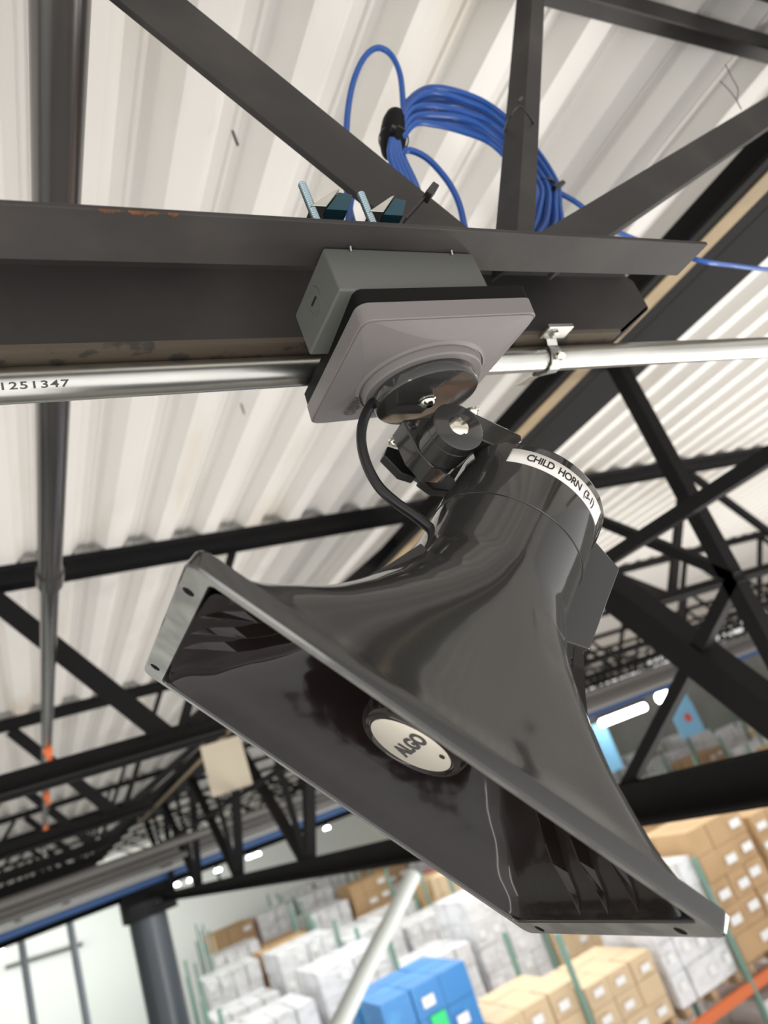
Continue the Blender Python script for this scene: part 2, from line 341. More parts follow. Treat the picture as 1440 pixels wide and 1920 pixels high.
# ------------------------------------------------------------------ conduit and strap
cy, cz, cr = .434, .3115, .0119
cd = root('steel_conduit', (.3, cy, cz), 'shiny galvanized conduit strapped under the joist behind the grey box', 'conduit')
MB().tube([(-.6 + i * .25, cy, cz) for i in range(9)], cr, 32).build('tube', M_zinc, cd, True)
tv, tf, _ = text_mesh('31251347', .0064, .0001, 1.15); mbx = MB()
vv = []
for p in tv:
    th = p.y / cr; c0 = Vector((0, -.80, -.60)); e = Vector((0, -.60, .80))
    vv.append(Vector((.040 + p.x * 1.65, cy, cz)) + (c0 * math.cos(th) + e * math.sin(th)) * (cr + .00045))
mbx.add(vv, tf); mbx.build('printed_number', M_emboss, cd)
cl = root('conduit_strap', (.475, cy, .315), 'bent galvanized strap clip clamping the conduit to the joist chord', 'pipe clamp')
def strap(xc, wd, parent):
    pts = []
    pts.append(Vector((xc - .006, cy - .030, ZB - .001))); pts.append(Vector((xc - .003, cy - .018, ZB - .003)))
    for k in range(7):
        a = math.radians(160 + 20 * k); pts.append(Vector((xc, cy + math.cos(a) * (cr + .0022), cz + math.sin(a) * (cr + .0022))))
    pts.append(Vector((xc - .002, cy + .022, cz - .004))); pts.append(Vector((xc - .006, cy + .040, cz - .001)))
    s = MB()
    for k in range(len(pts) - 1): s.ext([(-wd / 2, -.0008), (wd / 2, -.0008), (wd / 2, .0008), (-wd / 2, .0008)], pts[k], pts[k + 1], (1, 0, 0), (pts[k + 1] - pts[k]).cross(Vector((1, 0, 0))))
    return s.build('strap_band', M_zinc, parent)
strap(.488, .012, cl)
MB().box((.470, .398, .3195), (.500, .415, .3238)).build('clip_base', M_zinc, cl, bevel=.001)
MB().lathe((.480, .406, .3195), (0, 0, -1), [(0, .0052), (.003, .0050), (.004, .003)], 6).build('clip_bolt', M_zinc, cl)
MB().lathe((.488, .418, .303), (-.2, -.6, -.8), [(0, .0045), (.003, .0040), (.004, .002)], 16).build('clip_rivet', M_chrome, cl, True)
MB().box((.474, .440, .3005), (.482, .446, .303)).build('clip_tab', M_blackpl, cl)

# rust patches on the near chord edge
for k, (xa, xb_) in enumerate([(.078, .090), (.0935, .112), (.115, .121)]):
    s = MB(); nseg = 14
    top = []; bot = []
    for i in range(nseg + 1):
        x = xa + (xb_ - xa) * i / nseg; hgt = .0012 + .0042 * math.sin(PI * i / nseg) * random.uniform(.1, 1)
        top.append((x, .2966, ZB - .0002)); bot.append((x, .2966 + hgt, ZB - .0002))
    s.add(top + bot + [(a, b_, c + .0001) for a, b_, c in top + bot], [[i, i + 1, nseg + 2 + i, nseg + 1 + i] for i in range(nseg)])
    # a raised scale on the steel
    o = s.build('rust_scale', M_rust, bpy.data.objects['steel_bar_joist'])
    tag(o, 'orange rust scale')

# ------------------------------------------------------------------ junction box, gasket, plate
jb = root('junction_box', (.277, .35, .324), 'grey green metal junction box bolted under the joist chord above the speaker plate', 'electrical box')
MB().box((.217, .317, .2875), (.337, .383, .3235)).build('box_body', M_box, jb, bevel=.002)
MB().lathe((.2168, .350, .3075), (-1, 0, 0), [(-.001, .0098), (.0004, .0098), (.0004, .0085), (.0001, .0085)], 32).build('knockout_plug', M_box, jb, True)
MB().box((.2158, .3455, .3068), (.2163, .3545, .3080)).build('plug_slot', M_blackpl, jb)
for x in (.236, .317): MB().tube([(x, .3162, .3195), (x, .3150, .3228)], .0009, 8).build('box_screw', M_zinc, jb)

PC = Vector((.2984, .3784, .2911)); PQ = Matrix(((.997, .0748, .0217), (-.0729, .9943, -.0778), (-.0274, .076, .9967)))
def pt(x, y, h): return PC + PQ @ Vector((x, y, -h))
PN = (PQ @ Vector((0, 0, -1))).normalized(); PXv = PQ @ Vector((1, 0, 0)); PYv = PQ @ Vector((0, 1, 0))
pl = root('speaker_mount', PC, 'light grey square speaker mount plate with round swivel base and bolts', 'speaker mount')
def rrect(cx, cy_, hx, hy, r, z, n=8):
    out = []
    for sx, sy, a0 in ((1, 1, 0), (-1, 1, 90), (-1, -1, 180), (1, -1, 270)):
        for i in range(n + 1):
            a = math.radians(a0 + 90 * i / n); out.append(Vector((cx + sx * (hx - r) + r * math.cos(a), cy_ + sy * (hy - r) + r * math.sin(a), z)))
    return out
def loft(rings, closed=True):
    s = MB(); n = len(rings[0])
    for R_ in rings: s.v += [Vector(p) for p in R_]
    for i in range(len(rings) - 1):
        for j in range(n): s.f.append([i * n + j, i * n + (j + 1) % n, (i + 1) * n + (j + 1) % n, (i + 1) * n + j])
    if closed: s.f.append(list(range(n))[::-1]); s.f.append([(len(rings) - 1) * n + j for j in range(n)])
    return s
H = .0681
def prr(h_, r, z): return [pt(p.x, p.y, z) for p in rrect(0, 0, h_, h_, r, 0)]
loft([prr(H - .001, .006, 0), prr(H - .001, .006, .0112)]).build('gasket', M_gasket, pl, True)
loft([prr(H, .008, .0112), prr(H, .008, .0236), prr(H - .0007, .0075, .0242), prr(H - .0007, .0075, .0240)]).build('plate_rim', M_plate, pl, True)
# face cover: a low cone round the base cut by a sloping facet along every edge
RC = .0500; K1 = .15; K2 = .36; RCOR = H * 1.36
def rsq(a, hh):
    c, s_ = abs(math.cos(a)), abs(math.sin(a)); nn = 18
    return hh / ((c ** nn + s_ ** nn) ** (1 / nn))
def face_h(x, y):
    r_ = math.hypot(x, y); d_ = max(0, H - max(abs(x), abs(y)))
    return min(max(0, (RCOR - r_) * K1), d_ * K2)
def fring(k):
    out = []
    for i in range(144):
        a = 2 * PI * i / 144; c, s_ = math.cos(a), math.sin(a); rb = rsq(a, H - .0012); mx = max(abs(c), abs(s_))
        # radius where the cone meets the facet along this direction
        ri = (RCOR * K1 - H * K2) / (K1 - K2 * mx) if abs(K1 - K2 * mx) > 1e-6 else rb
        ri = min(max(ri, RC + .0005), rb - .0004)
        rad_ = {0: rb, 1: rb, 2: ri}.get(k, ri + (RC - ri) * (k - 2) / 3)
        hh = 0 if k == 0 else face_h(rad_ * c, rad_ * s_) + .0004
        out.append(pt(rad_ * c, rad_ * s_, .0240 + hh))
    return out
fc = loft([fring(0), fring(1), fring(2), fring(3), fring(4), fring(5)], False)
hb = .0240 + (RCOR - RC) * K1 + .0004
def pring(r, h_): return [pt(r * math.cos(2 * PI * i / 144), r * math.sin(2 * PI * i / 144), h_) for i in range(144)]
rr_ = [pring(RC, hb), pring(.0488, hb + .0012), pring(.0478, hb + .0016), pring(.0470, hb + .0004), pring(.0462, hb + .0008), pring(.0455, hb + .0060), pring(.0445, hb + .0072), pring(.02, hb + .0072)]
k0 = len(fc.v) - 144
for q_ in rr_[1:]:
    b0_ = len(fc.v); fc.v += q_; fc.f += [[k0 + j, k0 + (j + 1) % 144, b0_ + (j + 1) % 144, b0_ + j] for j in range(144)]; k0 = b0_
fo_ = fc.build('face_cover', M_plate, pl, True)
try: fo_.data.set_sharp_from_angle(angle=math.radians(7))
except Exception: pass
HB = .0476
MB().lathe(pt(0, 0, hb + .0070), PN, [(0, .0385), (.001, .0395), (HB - hb - .0085, .0395), (HB - hb - .0072, .0388), (HB - hb - .0070, .0370), (HB - hb - .0070, .02)], 72).build('swivel_base', M_horn, pl, True)
def onp(u_, v_, h_): r_ = ray(u_, v_); return r_ * ((pt(0, 0, h_).dot(PN)) / r_.dot(PN))
scr = onp(853, 658, .0240); lx, ly = (scr - PC).dot(PXv), (scr - PC).dot(PYv); scr = onp(853, 658, .0244 + face_h(lx, ly))
MB().lathe(scr, PN, [(-.001, .0040), (.0010, .0038), (.0016, .0028), (.0010, .0015)], 20).build('cover_screw', M_chrome, pl, True)
for (u_, v_) in ((801, 751), (742, 826), (882, 772)):
    p = onp(u_, v_, HB)
    MB().lathe(p, PN, [(-.001, .0070), (.0007, .0070), (.0012, .0060), (.0036, .0050), (.0048, .0032), (.0040, .0012)], 24).build('base_bolt', M_chrome, pl, True)
# moulded lettering in the plate, reading away from the camera
tv, tf, _ = text_mesh('ALGO', .0115, .0004)
lg = MB(); c0 = onp(662, 758, .0290); lx, ly = (c0 - PC).dot(PXv), (c0 - PC).dot(PYv)
lg.add([pt(lx + p.y, ly + p.x, .0256 + face_h(lx + p.y, ly + p.x)) for p in tv], tf)
lg.build('moulded_logo', M_emboss, pl)
# swivel tongue block
KX, KZ = .3050, .2120
s = MB(); prof = [(-.021, .0265), (-.0195, .000), (-.012, -.016), (.003, -.019), (.014, -.014), (.018, .004), (.012, .0265)]
s.ext(prof, (KX - .002, .3990, KZ), (KX - .002, .4215, KZ), (1, 0, 0), (0, 0, 1)); s.build('swivel_tongue', M_horn, pl, bevel=.0015)

# ------------------------------------------------------------------ horn speaker
L = Vector((.6497, 0, -.7602)); N = Vector((.7602, 0, .6497)); Yv = Vector((0, 1, 0)); MO = Vector((.1792, .3954, .0033))
def hp(a, b_, t): return MO + L * a + Yv * b_ + N * t
hs = root('horn_speaker', MO, 'large glossy grey rectangular horn speaker with a white text strip on its tube', 'speaker')
def lerp(tab, t):
    for (a, *va), (b_, *vb) in zip(tab, tab[1:]):
        if t <= b_: k = (t - a) / (b_ - a); k = k; return [x + (y - x) * k for x, y in zip(va, vb)]
    return list(tab[-1][1:])
def smooth_tab(tab, n=8):
    pts = [Vector((r[0], r[1], r[2])) for r in tab]; ex = [r[3] for r in tab]; out = []
    sp_ = spline(pts, n)
    for i, p in enumerate(sp_):
        k = i / n; j = min(int(k), len(ex) - 2); out.append((p.x, p.y, p.z, ex[j] + (ex[j + 1] - ex[j]) * (k - j)))
    return out
OUT = [(.010, .1425, .0850, 14), (.020, .1270, .0800, 11), (.034, .1120, .0755, 8.5), (.050, .0965, .0710, 6.5), (.070, .0835, .0665, 4.6), (.092, .0725, .0625, 3.2), (.115, .0635, .0590, 2.4), (.140, .0570, .0562, 2.0), (.160, .0553, .0553, 2)]
NS = 128
def hring(a, b_, t, e, n=NS):
    out = []
    for i in range(n):
        th = 2 * PI * i / n
        # sample by a blend so that corners stay dense
        c, s_ = math.cos(th), math.sin(th); ca = math.copysign(abs(c) ** (2 / e), c); sa = math.copysign(abs(s_) ** (2 / e), s_)
        k = ((abs(c) ** e + abs(s_) ** e)) ** (-1 / e)
        out.append(hp(a * (.35 * ca + .65 * c * k), b_ * (.35 * sa + .65 * s_ * k), t))
    return out
rings = [hring(a, b_, t, e) for t, a, b_, e in smooth_tab(OUT, 6)]
rings += [hring(.0553, .0553, .185, 2), hring(.055, .055, .1852, 2)]
loft(rings).build('horn_body', M_horn, hs, True) if False else None
INN = [(.0, .1405, .0825, 14), (.010, .1330, .0800, 12), (.020, .1200, .0765, 10), (.034, .1080, .0725, 8.5), (.050, .0930, .0680, 6.5), (.070, .0800, .0635, 4.6), (.092, .0690, .0595, 3.2), (.115, .0600, .0560, 2.4), (.135, .0520, .0520, 2.0)]
ob = loft(rings, False); nn_ = NS; ob.build('horn_shell', M_horn, hs, True)
ri = [hring(a, b_, t, e) for t, a, b_, e in smooth_tab(INN, 6)]
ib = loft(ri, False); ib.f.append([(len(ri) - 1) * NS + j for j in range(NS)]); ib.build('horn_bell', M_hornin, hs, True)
# rim flange: front ring, side walls, with four real screw holes
def frect(hx, hy, r, t, n=10):
    return [hp(p.x, p.y, t) for p in rrect(0, 0, hx, hy, r, 0, n)]
fl = loft([frect(.1405, .0827, .004, .002), frect(.1405, .0827, .004, -.0002), frect(.1412, .0834, .004, -.0012), frect(.1540, .0880, .006, -.0012), frect(.1552, .0892, .007, 0), frect(.1552, .0892, .007, .0078), frect(.1545, .0885, .007, .0092), frect(.138, .083, .004, .0092)], False)
k = len(fl.v) // 8
for j in range(k): fl.f.append([7 * k + j, 7 * k + (j + 1) % k, (j + 1) % k, j])
fo = fl.build('rim_flange', M_flange, hs, True)
cut = MB()
for a, b_ in ((-.1485, -.062), (-.1485, .066), (.1485, -.062), (.1485, .066)): cut.lathe(hp(a, b_, -.01), N, [(0, .0034), (.03, .0034)], 24)
co = cut.build('cut', None)
bo = fo.modifiers.new('b', 'BOOLEAN'); bo.operation = 'DIFFERENCE'; bo.object = co; bo.solver = 'EXACT'
co.location = Vector((0, 0, 0)); fo.parent = None; fo.location = MO
bpy.context.view_layer.update()
dg = bpy.context.evaluated_depsgraph_get(); me2 = bpy.data.meshes.new_from_object(fo.evaluated_get(dg)); fo.modifiers.clear(); fo.data = me2
fo.parent = hs; fo.location = (0, 0, 0); bpy.data.objects.remove(co)
me2.materials.append(M_horn)
for p_ in me2.polygons:
    if p_.normal.dot(-N) < .85: p_.material_index = 1
try: me2.set_sharp_from_angle(angle=math.radians(35))
except Exception: pass
# stiffening ribs inside both ends, pointed at the lip
INS = smooth_tab(INN, 8)
def inner_a(t):
    for u_, v_ in zip(INS, INS[1:]):
        if t <= v_[0]: return u_[1] + (v_[1] - u_[1]) * (t - u_[0]) / (v_[0] - u_[0])
    return INS[-1][1]
for sgn, bs in ((-1, (-.034, -.008, .018)), (1, (-.041, -.015, .011))):
    for b0 in bs:
        s = MB(); ts = [.002, .010, .018, .026, .034, .046, .060, .076, .092, .108, .12]; hgt = [0.0, .006, .0095, .0105, .0108, .0108, .0105, .009, .008, .006, .004]
        w2 = [.0002, .0008, .0016, .0018, .0018, .0018, .0018, .0018, .0016, .0014, .001]
        rr = []
        for t, hh, ww in zip(ts, hgt, w2):
            a = inner_a(t) + .0015; ai = inner_a(t) - hh
            rr.append([hp(sgn * a, b0 - ww * 1.8, t), hp(sgn * ai, b0 - ww * .35, t), hp(sgn * ai, b0 + ww * .35, t), hp(sgn * a, b0 + ww * 1.8, t)])
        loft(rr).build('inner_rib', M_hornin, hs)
# re-entrant driver bulb with its silver badge
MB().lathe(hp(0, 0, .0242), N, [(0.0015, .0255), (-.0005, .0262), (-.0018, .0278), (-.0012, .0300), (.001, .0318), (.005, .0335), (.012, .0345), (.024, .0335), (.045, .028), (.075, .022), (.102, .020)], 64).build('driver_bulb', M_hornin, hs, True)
bd = MB().lathe(hp(0, 0, .0240), -N, [(-.001, .0255), (.0002, .0255), (.0005, .0250)], 64).build('badge', M_silver, hs, True)
tag(bd, 'round silver badge with lettering')
tv, tf, _ = text_mesh('ALGO', .0135, .0006, 1.02)
# reading direction measured on the photograph
q0 = lambda u_, v_: (lambda r: r * ((MO.dot(N) + .0232) / r.dot(N)))(ray(u_, v_))
d1 = (q0(802, 1378) - q0(757, 1410)).normalized(); d2 = (-N).cross(d1)
ctr = hp(0, 0, .0232) + d1 * .002
tm = MB(); tm.add([ctr + d1 * p.x * 1.0 + d2 * p.y * 1.0 - N * .0001 for p in tv], tf); tm.build('badge_lettering', M_emboss, bd)
MB().lathe(hp(.004, .019, .0312) if False else q0(829, 1419), -N, [(0, .0018), (.0004, .0018)], 10).build('badge_notch', M_ink, bd)
# driver cover cap, slightly larger than the tube
MB().lathe(MO, N, [(.1815, .0553), (.182, .0560), (.2335, .0560), (.2358, .0550), (.2366, .052), (.2366, .01)], 96).build('driver_cap', M_horn, hs, True)
# flat electronics housing on the far side of the tube
MB().add if False else None
s = MB(); bx = []
for a, t in ((.045, .136), (.080, .148), (.0815, .224), (.058, .232), (.045, .234)): bx.append((a, t))
nv = len(bx); s.add([hp(a, -.010, t) for a, t in bx] + [hp(a, .032, t) for a, t in bx], [list(range(nv)), list(range(2 * nv - 1, nv - 1, -1))] + [(i, (i + 1) % nv, (i + 1) % nv + nv, i + nv) for i in range(nv)])
s.build('electronics_housing', M_horn, hs, bevel=.0012)
# white text strip wrapped round the cap
rad = .0562; T0 = .2212
def cylp(ang, t, r_=rad): # ang measured on the cap: 0 faces -Y, positive toward +L
    return MO + N * t + (-Yv * math.cos(ang) + L * math.sin(ang)) * r_
s = MB(); na = 60; A0, A1 = math.radians(-43), math.radians(43); ww = .0068
for i in range(na + 1):
    a = A0 + (A1 - A0) * i / na; s.v += [cylp(a, T0 - ww), cylp(a, T0 + ww)]
s.f += [[2 * i, 2 * i + 1, 2 * i + 3, 2 * i + 2] for i in range(na)]
lb = s.build('text_strip', M_label, hs, True); tag(lb, 'white paper strip reading CHILD HORN (3-1)')
md = lb.modifiers.new('s', 'SOLIDIFY'); md.thickness = .0002; md.offset = -1
tv, tf, _ = text_mesh('CHILD  HORN  (3-1)', .0092, .00016, .92); tm = MB()
w_ = max(p.x for p in tv) - min(p.x for p in tv); arc = math.radians(60) * rad; kx = arc / w_
tm.add([cylp((p.x * kx) / rad + math.radians(0), T0 + p.y, rad + .0003) for p in tv], tf); tm.build('strip_lettering', M_ink, lb)
# yoke: knuckle disc, bolt and arm to the cap
kn = MB().lathe((KX, .3705, KZ), (0, 1, 0), [(0, .0185), (.0008, .0198), (.0085, .0198), (.009, .0190), (.0095, .0198), (.0275, .0198), (.0285, .019)], 56).build('yoke_knuckle', M_horn, hs, True)
MB().lathe((KX, .3707, KZ), (0, -1, 0), [(-.001, .0078), (.0006, .0078), (.0020, .0066), (.0030, .0040), (.0033, .001)], 28).build('pivot_bolt', M_chrome, hs, True)
e1, e2, e3 = Vector((KX + .004, 0, KZ + .0188)), Vector((.358, 0, .1985)), Vector((.350, 0, .188))
s = MB(); pr = [(KX + .006, KZ + .0192), (KX + .014, KZ + .0175), (.3600, .2010), (.3585, .1960), (.3400, .1880), (KX + .010, KZ - .006)]
nv = len(pr); s.add([(x, .3745, z) for x, z in pr] + [(x, .392, z) for x, z in pr], [list(range(nv)), list(range(2 * nv - 1, nv - 1, -1))] + [(i, (i + 1) % nv, (i + 1) % nv + nv, i + nv) for i in range(nv)])
s.build('yoke_arm', M_horn, hs, bevel=.0015)
# black wing knob on the far end of the pivot
wk = root('wing_knob', (KX, .445, KZ), 'black wing knob tightening the swivel beneath the mount plate', 'knob')
MB().lathe((KX, .4215, KZ), (0, 1, 0), [(0, .0080), (.010, .0085), (.018, .0085), (.020, .007)], 24).build('knob_hub', M_blackpl, wk, True)
d = Vector((.78, 0, -.62)); up_ = Vector((0, 1, 0)).cross(d)
s = MB(); c = Vector((KX, .4345, KZ))
for sg in (-1, 1):
    A_ = [(sg * .002, -.0085), (sg * .012, -.0115), (sg * .032, -.007), (sg * .032, .003), (sg * .014, .011), (sg * .002, .0085)]
    s.ext(A_, c, c + Vector((0, .010, 0)), d, up_)
s.build('knob_wings', M_blackpl, wk, bevel=.001)
# speaker lead from the plate to the horn
pts = [atz(738, 738, .2555)] + [aty(u_, v_, y) for u_, v_, y in ((716, 742, .392), (694, 762, .395), (680, 795, .397), (678, 832, .398), (688, 872, .398), (710, 912, .397), (742, 942, .395), (776, 966, .393), (806, 990, .392))]
ld = MB().tube(spline(pts, 8), .0037, 14).build('speaker_lead', M_blackpl, smooth=True, loc=pts[0]); tag(ld, 'short black lead looping from the mount plate to the horn neck', 'cable')

# ------------------------------------------------------------------ studs with channel nuts on the chord
for k, xo in enumerate((0, .0425)):
    r = root('threaded_stud', (.226 + xo, .316, .33), ['zinc threaded stud with wedge nut above the chord, left of the pair', 'zinc threaded stud with wedge nut above the chord, beside the black tie'][k], 'bolt', 'studs above the junction box')
    p0 = aty(566 + 110 * k, 345 + 18 * k, .318); p1 = aty(592 + 108 * k, 410 + 12 * k, .318)
    dirv = (p1 - p0).normalized(); pe = p0 + dirv * .062; s = MB(); prs = []; nt_ = 34
    for i in range(nt_ * 2 + 1): prs.append((i * .0009, .0030 if i % 2 else .0025))
    s.lathe(p0, dirv, [q_ for q_ in prs if (p0 + dirv * q_[0]).z > ZB + .006], 14); s.build('stud', M_zincblue, r, True)
    c = aty(612 + 105 * k, 392 + 10 * k, .322); sk = lambda P_: [(a_ + .30 * b_, b_) for a_, b_ in P_]
    s = MB(); pr = sk([(-.0145, -.0065), (.0046, .0098), (.0078, .0112), (-.0030, -.0065)])
    s.ext(pr, c + Vector((0, -.008, 0)), c + Vector((0, .008, 0)), (1, 0, 0), (0, 0, 1)); s.build('wedge_nut', M_zinc, r, bevel=.0006)
    s = MB(); pr = sk([(.0078, .0105), (.0185, .0090), (.0140, -.0065), (-.0025, -.0065)])
    s.ext(pr, c + Vector((0, -.006, 0)), c + Vector((0, .007, 0)), (1, 0, 0), (0, 0, 1)); s.build('wedge_jaw', M_jaw, r, bevel=.0006)

# ------------------------------------------------------------------ blue cable coil
cc = root('cable_coil', aty(800, 250, .44), 'coil of bright blue network cable tied above the joist chord', 'cable coil')
YC = .438
def bl(pts, name='cable_turn', r_=.0034, parent=cc, lab=None):
    P_ = [aty(u_, v_, y) for u_, v_, y in pts]
    o = MB().tube(spline(P_, 8), r_, 10).build(name, M_blue, parent, True); return o
NTURN = 12
for k in range(NTURN):
    f = k / (NTURN - 1) - .5; yo = YC + .012 * math.sin(k * 2.1)
    jx = lambda a: random.uniform(-a, a)
    bl([(748 + f * 8, 250 + f * 20, yo), (772 + f * 14, 212 + f * 45 + jx(4), yo), (812 + f * 8, 200 + f * 72 + jx(4), yo + .003), (868 + jx(5), 210 + f * 72 + jx(4), yo + .006), (925 - f * 10, 237 + f * 62, yo + .008),
        (980 - f * 30, 290 + f * 44, yo + .006), (1022 - f * 40, 345 + f * 12, yo), (1024 - f * 52 + jx(3), 388 + f * 6, yo), (1014 - f * 68, 430, yo), (975 - f * 30, 462 + f * 6, yo - .004),
        (900, 470 + f * 8, yo - .006), (830 + f * 10, 455 - f * 8, yo - .006), (788 - f * 24, 405, yo), (765 - f * 28, 345, yo), (744 - f * 24, 295, yo), (741 - f * 14, 262, yo)])
bl([(758, 250, YC), (756, 200, YC), (750, 140, YC), (733, 103, YC), (708, 90, YC), (683, 108, YC), (662, 155, YC), (651, 220, YC), (649, 300, YC), (650, 350, YC), (656, 395, YC), (664, 425, YC)], 'loose_loop')
bl([(748, 288, YC - .004), (768, 282, YC - .004), (802, 298, YC - .004), (838, 338, YC - .004), (860, 380, YC - .004), (872, 430, YC - .004)], 'loose_loop')
bl([(1028, 350, YC), (1050, 362, YC), (1085, 383, YC), (1130, 420, .46), (1170, 440, .47), (1230, 462, .47), (1310, 488, .42), (1375, 498, .43), (1450, 506, .44), (1560, 512, .46)], 'loose_tail', .003)
bl([(664, 350, YC - .004), (657, 380, YC - .004), (652, 420, YC - .004)], 'loose_loop')
vt = MB()
p0 = aty(742, 212, YC - .002); p1 = aty(734, 292, YC - .002)
MB().tube([p0 + (p1 - p0) * t for t in (0, .08, .25, .5, .75, .92, 1)], [.006, .0105, .0135, .0145, .0135, .0110, .007], 20).build('hook_and_loop_wrap', M_gasket, cc, True)
def ring_tie(c, axis, r_, m_, name, parent, wd=.004, th=.0012, stretch=None, head=None):
    axis = Vector(axis).normalized(); X = axis.orthogonal().normalized(); Y = axis.cross(X); s = MB(); n_ = 24
    for i in range(n_):
        a = 2 * PI * i / n_; d_ = X * math.cos(a) + Y * math.sin(a)
        for (rr, ww_) in ((r_, -wd / 2), (r_ + th, -wd / 2), (r_ + th, wd / 2), (r_, wd / 2)): s.v.append(c + d_ * rr + axis * ww_)
    for i in range(n_):
        j = (i + 1) % n_
        for q in range(4): s.f.append([i * 4 + q, i * 4 + (q + 1) % 4, j * 4 + (q + 1) % 4, j * 4 + q])
    return s.build(name, m_, parent, True)
zt = root('cable_tie', aty(1035, 350, YC), 'black cable tie around the right end of the blue coil', 'cable tie')
ta = (aty(1012, 400, YC) - aty(1026, 330, YC))
ring_tie(aty(1022, 358, YC), ta, .0145, M_blackpl, 'tie_band', zt)
MB().bar(aty(1038, 353, YC - .015), aty(1056, 343, YC - .015), .006, .005).build('tie_head', M_blackpl, zt, bevel=.0006)
zt = root('cable_tie', aty(737, 250, YC - .015), 'black cable tie over the dark wrap at the left end of the coil', 'cable tie')
ring_tie(aty(738, 262, YC), (p1 - p0), .0150, M_blackpl, 'tie_band', zt, .0025)
MB().bar(aty(733, 240, YC - .017), aty(741, 244, YC - .017), .006, .005).build('tie_head', M_blackpl, zt)
# tie on the vertical web post
zt = root('cable_tie', aty(975, 200, .36), 'thin black tie wire wrapped round the upright web post', 'cable tie')
MB().tube(spline([aty(u_, v_, y) for u_, v_, y in ((944, 246, .40), (955, 222, .362), (974, 200, .360), (990, 215, .362), (1000, 232, .37), (1000, 248, .40))], 6), .0011, 8).build('tie_wire', M_blackpl, zt, True)
MB().bar(aty(972, 192, .358), aty(978, 184, .358), .003, .003).build('tie_head', M_blackpl, zt)
# tie over the left web member
zt = root('cable_tie', aty(790, 375, .355), 'wide black cable tie slanting across the foot of the left web member', 'cable tie')
MB().bar(aty(758, 415, .352), aty(805, 362, .352), .0012, .0075, (0, 1, 0)).build('tie_band', M_blackpl, zt)
MB().bar(aty(800, 370, .350), aty(814, 352, .350), .006, .010, (0, 1, 0)).build('tie_head', M_blackpl, zt, bevel=.0008)
# loose tie wire on the right web member and nails through the deck
tw = root('tie_wire', aty(1385, 195, .36), 'twisted thin tie wire standing on the right web member', 'wire')
s = MB(); s.tube(spline([aty(u_, v_, .36) for u_, v_ in ((1390, 205), (1382, 188), (1384, 168), (1372, 145), (1360, 121))], 5), .0007, 6); s.build('wire_end', M_pipegrey, tw, True)
s = MB(); s.tube(spline([aty(u_, v_, .36) for u_, v_ in ((1387, 200), (1380, 186), (1366, 168), (1350, 152))], 5), .0007, 6); s.build('wire_end', M_pipegrey, tw, True)
for k, (u0, v0, u1, v1, lab) in enumerate([(436, 246, 455, 290, 'dark deck screw poking down through the white deck above the chord'), (452, 757, 463, 782, 'small deck screw seen below the conduit'), (378, 592 + 610, 384, 1216, 'small deck screw left of the horn flange')]):
    a = atz(u0, v0, ZD + .002); b_ = aty(u1, v1, a.y) if False else None
    # screws hang straight down from the deck
    ln = .030
    tag(MB().tube([a, a - Vector((0, 0, ln))], .0022, 8).build('deck_screw', M_steel, smooth=True, loc=a), lab, 'screw')

# ------------------------------------------------------------------ lamps, signs far away
lampx = [(320, 1663), (330, 1659), (357, 1650), (368, 1645), (408, 1632), (412, 1652), (468, 1607), (482, 1602), (585, 1565), (612, 1553), (2, 1785)]
for k, (u_, v_) in enumerate(lampx):
    p = aty(u_, v_ - 3, 19.0 + .6 * (k % 3))
    r = root('high_bay_lamp', p, 'bright far lamp seen through the truss, %s counting from the left' % ordw[(k + 2) if k < 10 else 1], 'lamp', 'far lamps')
    MB().lathe(p, (0, 0, -1), [(0, .05), (.03, .075), (.06, .075)], 14).build('lamp_lens', M_lamp, r, True)
    MB().tube([p + Vector((0, 0, 0)), p + Vector((0, 0, .25))], .035, 8).build('lamp_housing', M_steelfar, r)
r = root('tube_light', aty(1170, 1340, 15), 'glowing fluorescent tube light right of the horn', 'lamp')
a = aty(1128, 1356, 15); b_ = aty(1208, 1325, 15)
MB().tube([a, b_], .09, 10).build('tube', M_lamp, r, True)
MB().bar(a + Vector((0, 0, .16)), b_ + Vector((0, 0, .16)), .25, .10).build('light_fitting', M_pipegrey, r)
r = root('tube_light', aty(1242, 1304, 15), 'short glowing light above the blue sign', 'lamp')
MB().tube([aty(1236, 1309, 15), aty(1252, 1304, 15)], .13, 12).build('tube', M_lamp, r, True)
def sign(u_, v_, wd, hh, lab, dot=False, yy_=15):
    c = aty(u_, v_, yy_); r = root('hanging_sign', c, lab, 'sign')
    MB().box(c + Vector((-wd / 2, -.02, -hh / 2)), c + Vector((wd / 2, .02, hh / 2))).build('sign_board', M_sign, r)
    if dot: MB().lathe(c + Vector((.05, -.025, .05)), (0, -1, 0), [(0, .12), (.01, .12)], 16).build('red_dot', M_red, r)
sign(1288, 1350, .85, .80, 'light blue hanging sign with a red dot', True)
sign(1270, 1312, .8, .45, 'light blue panel above the red dotted sign', False, 15.8)
sign(1138, 1400, .45, 1.2, 'tall light blue sign beside the horn edge', False, 15.6)
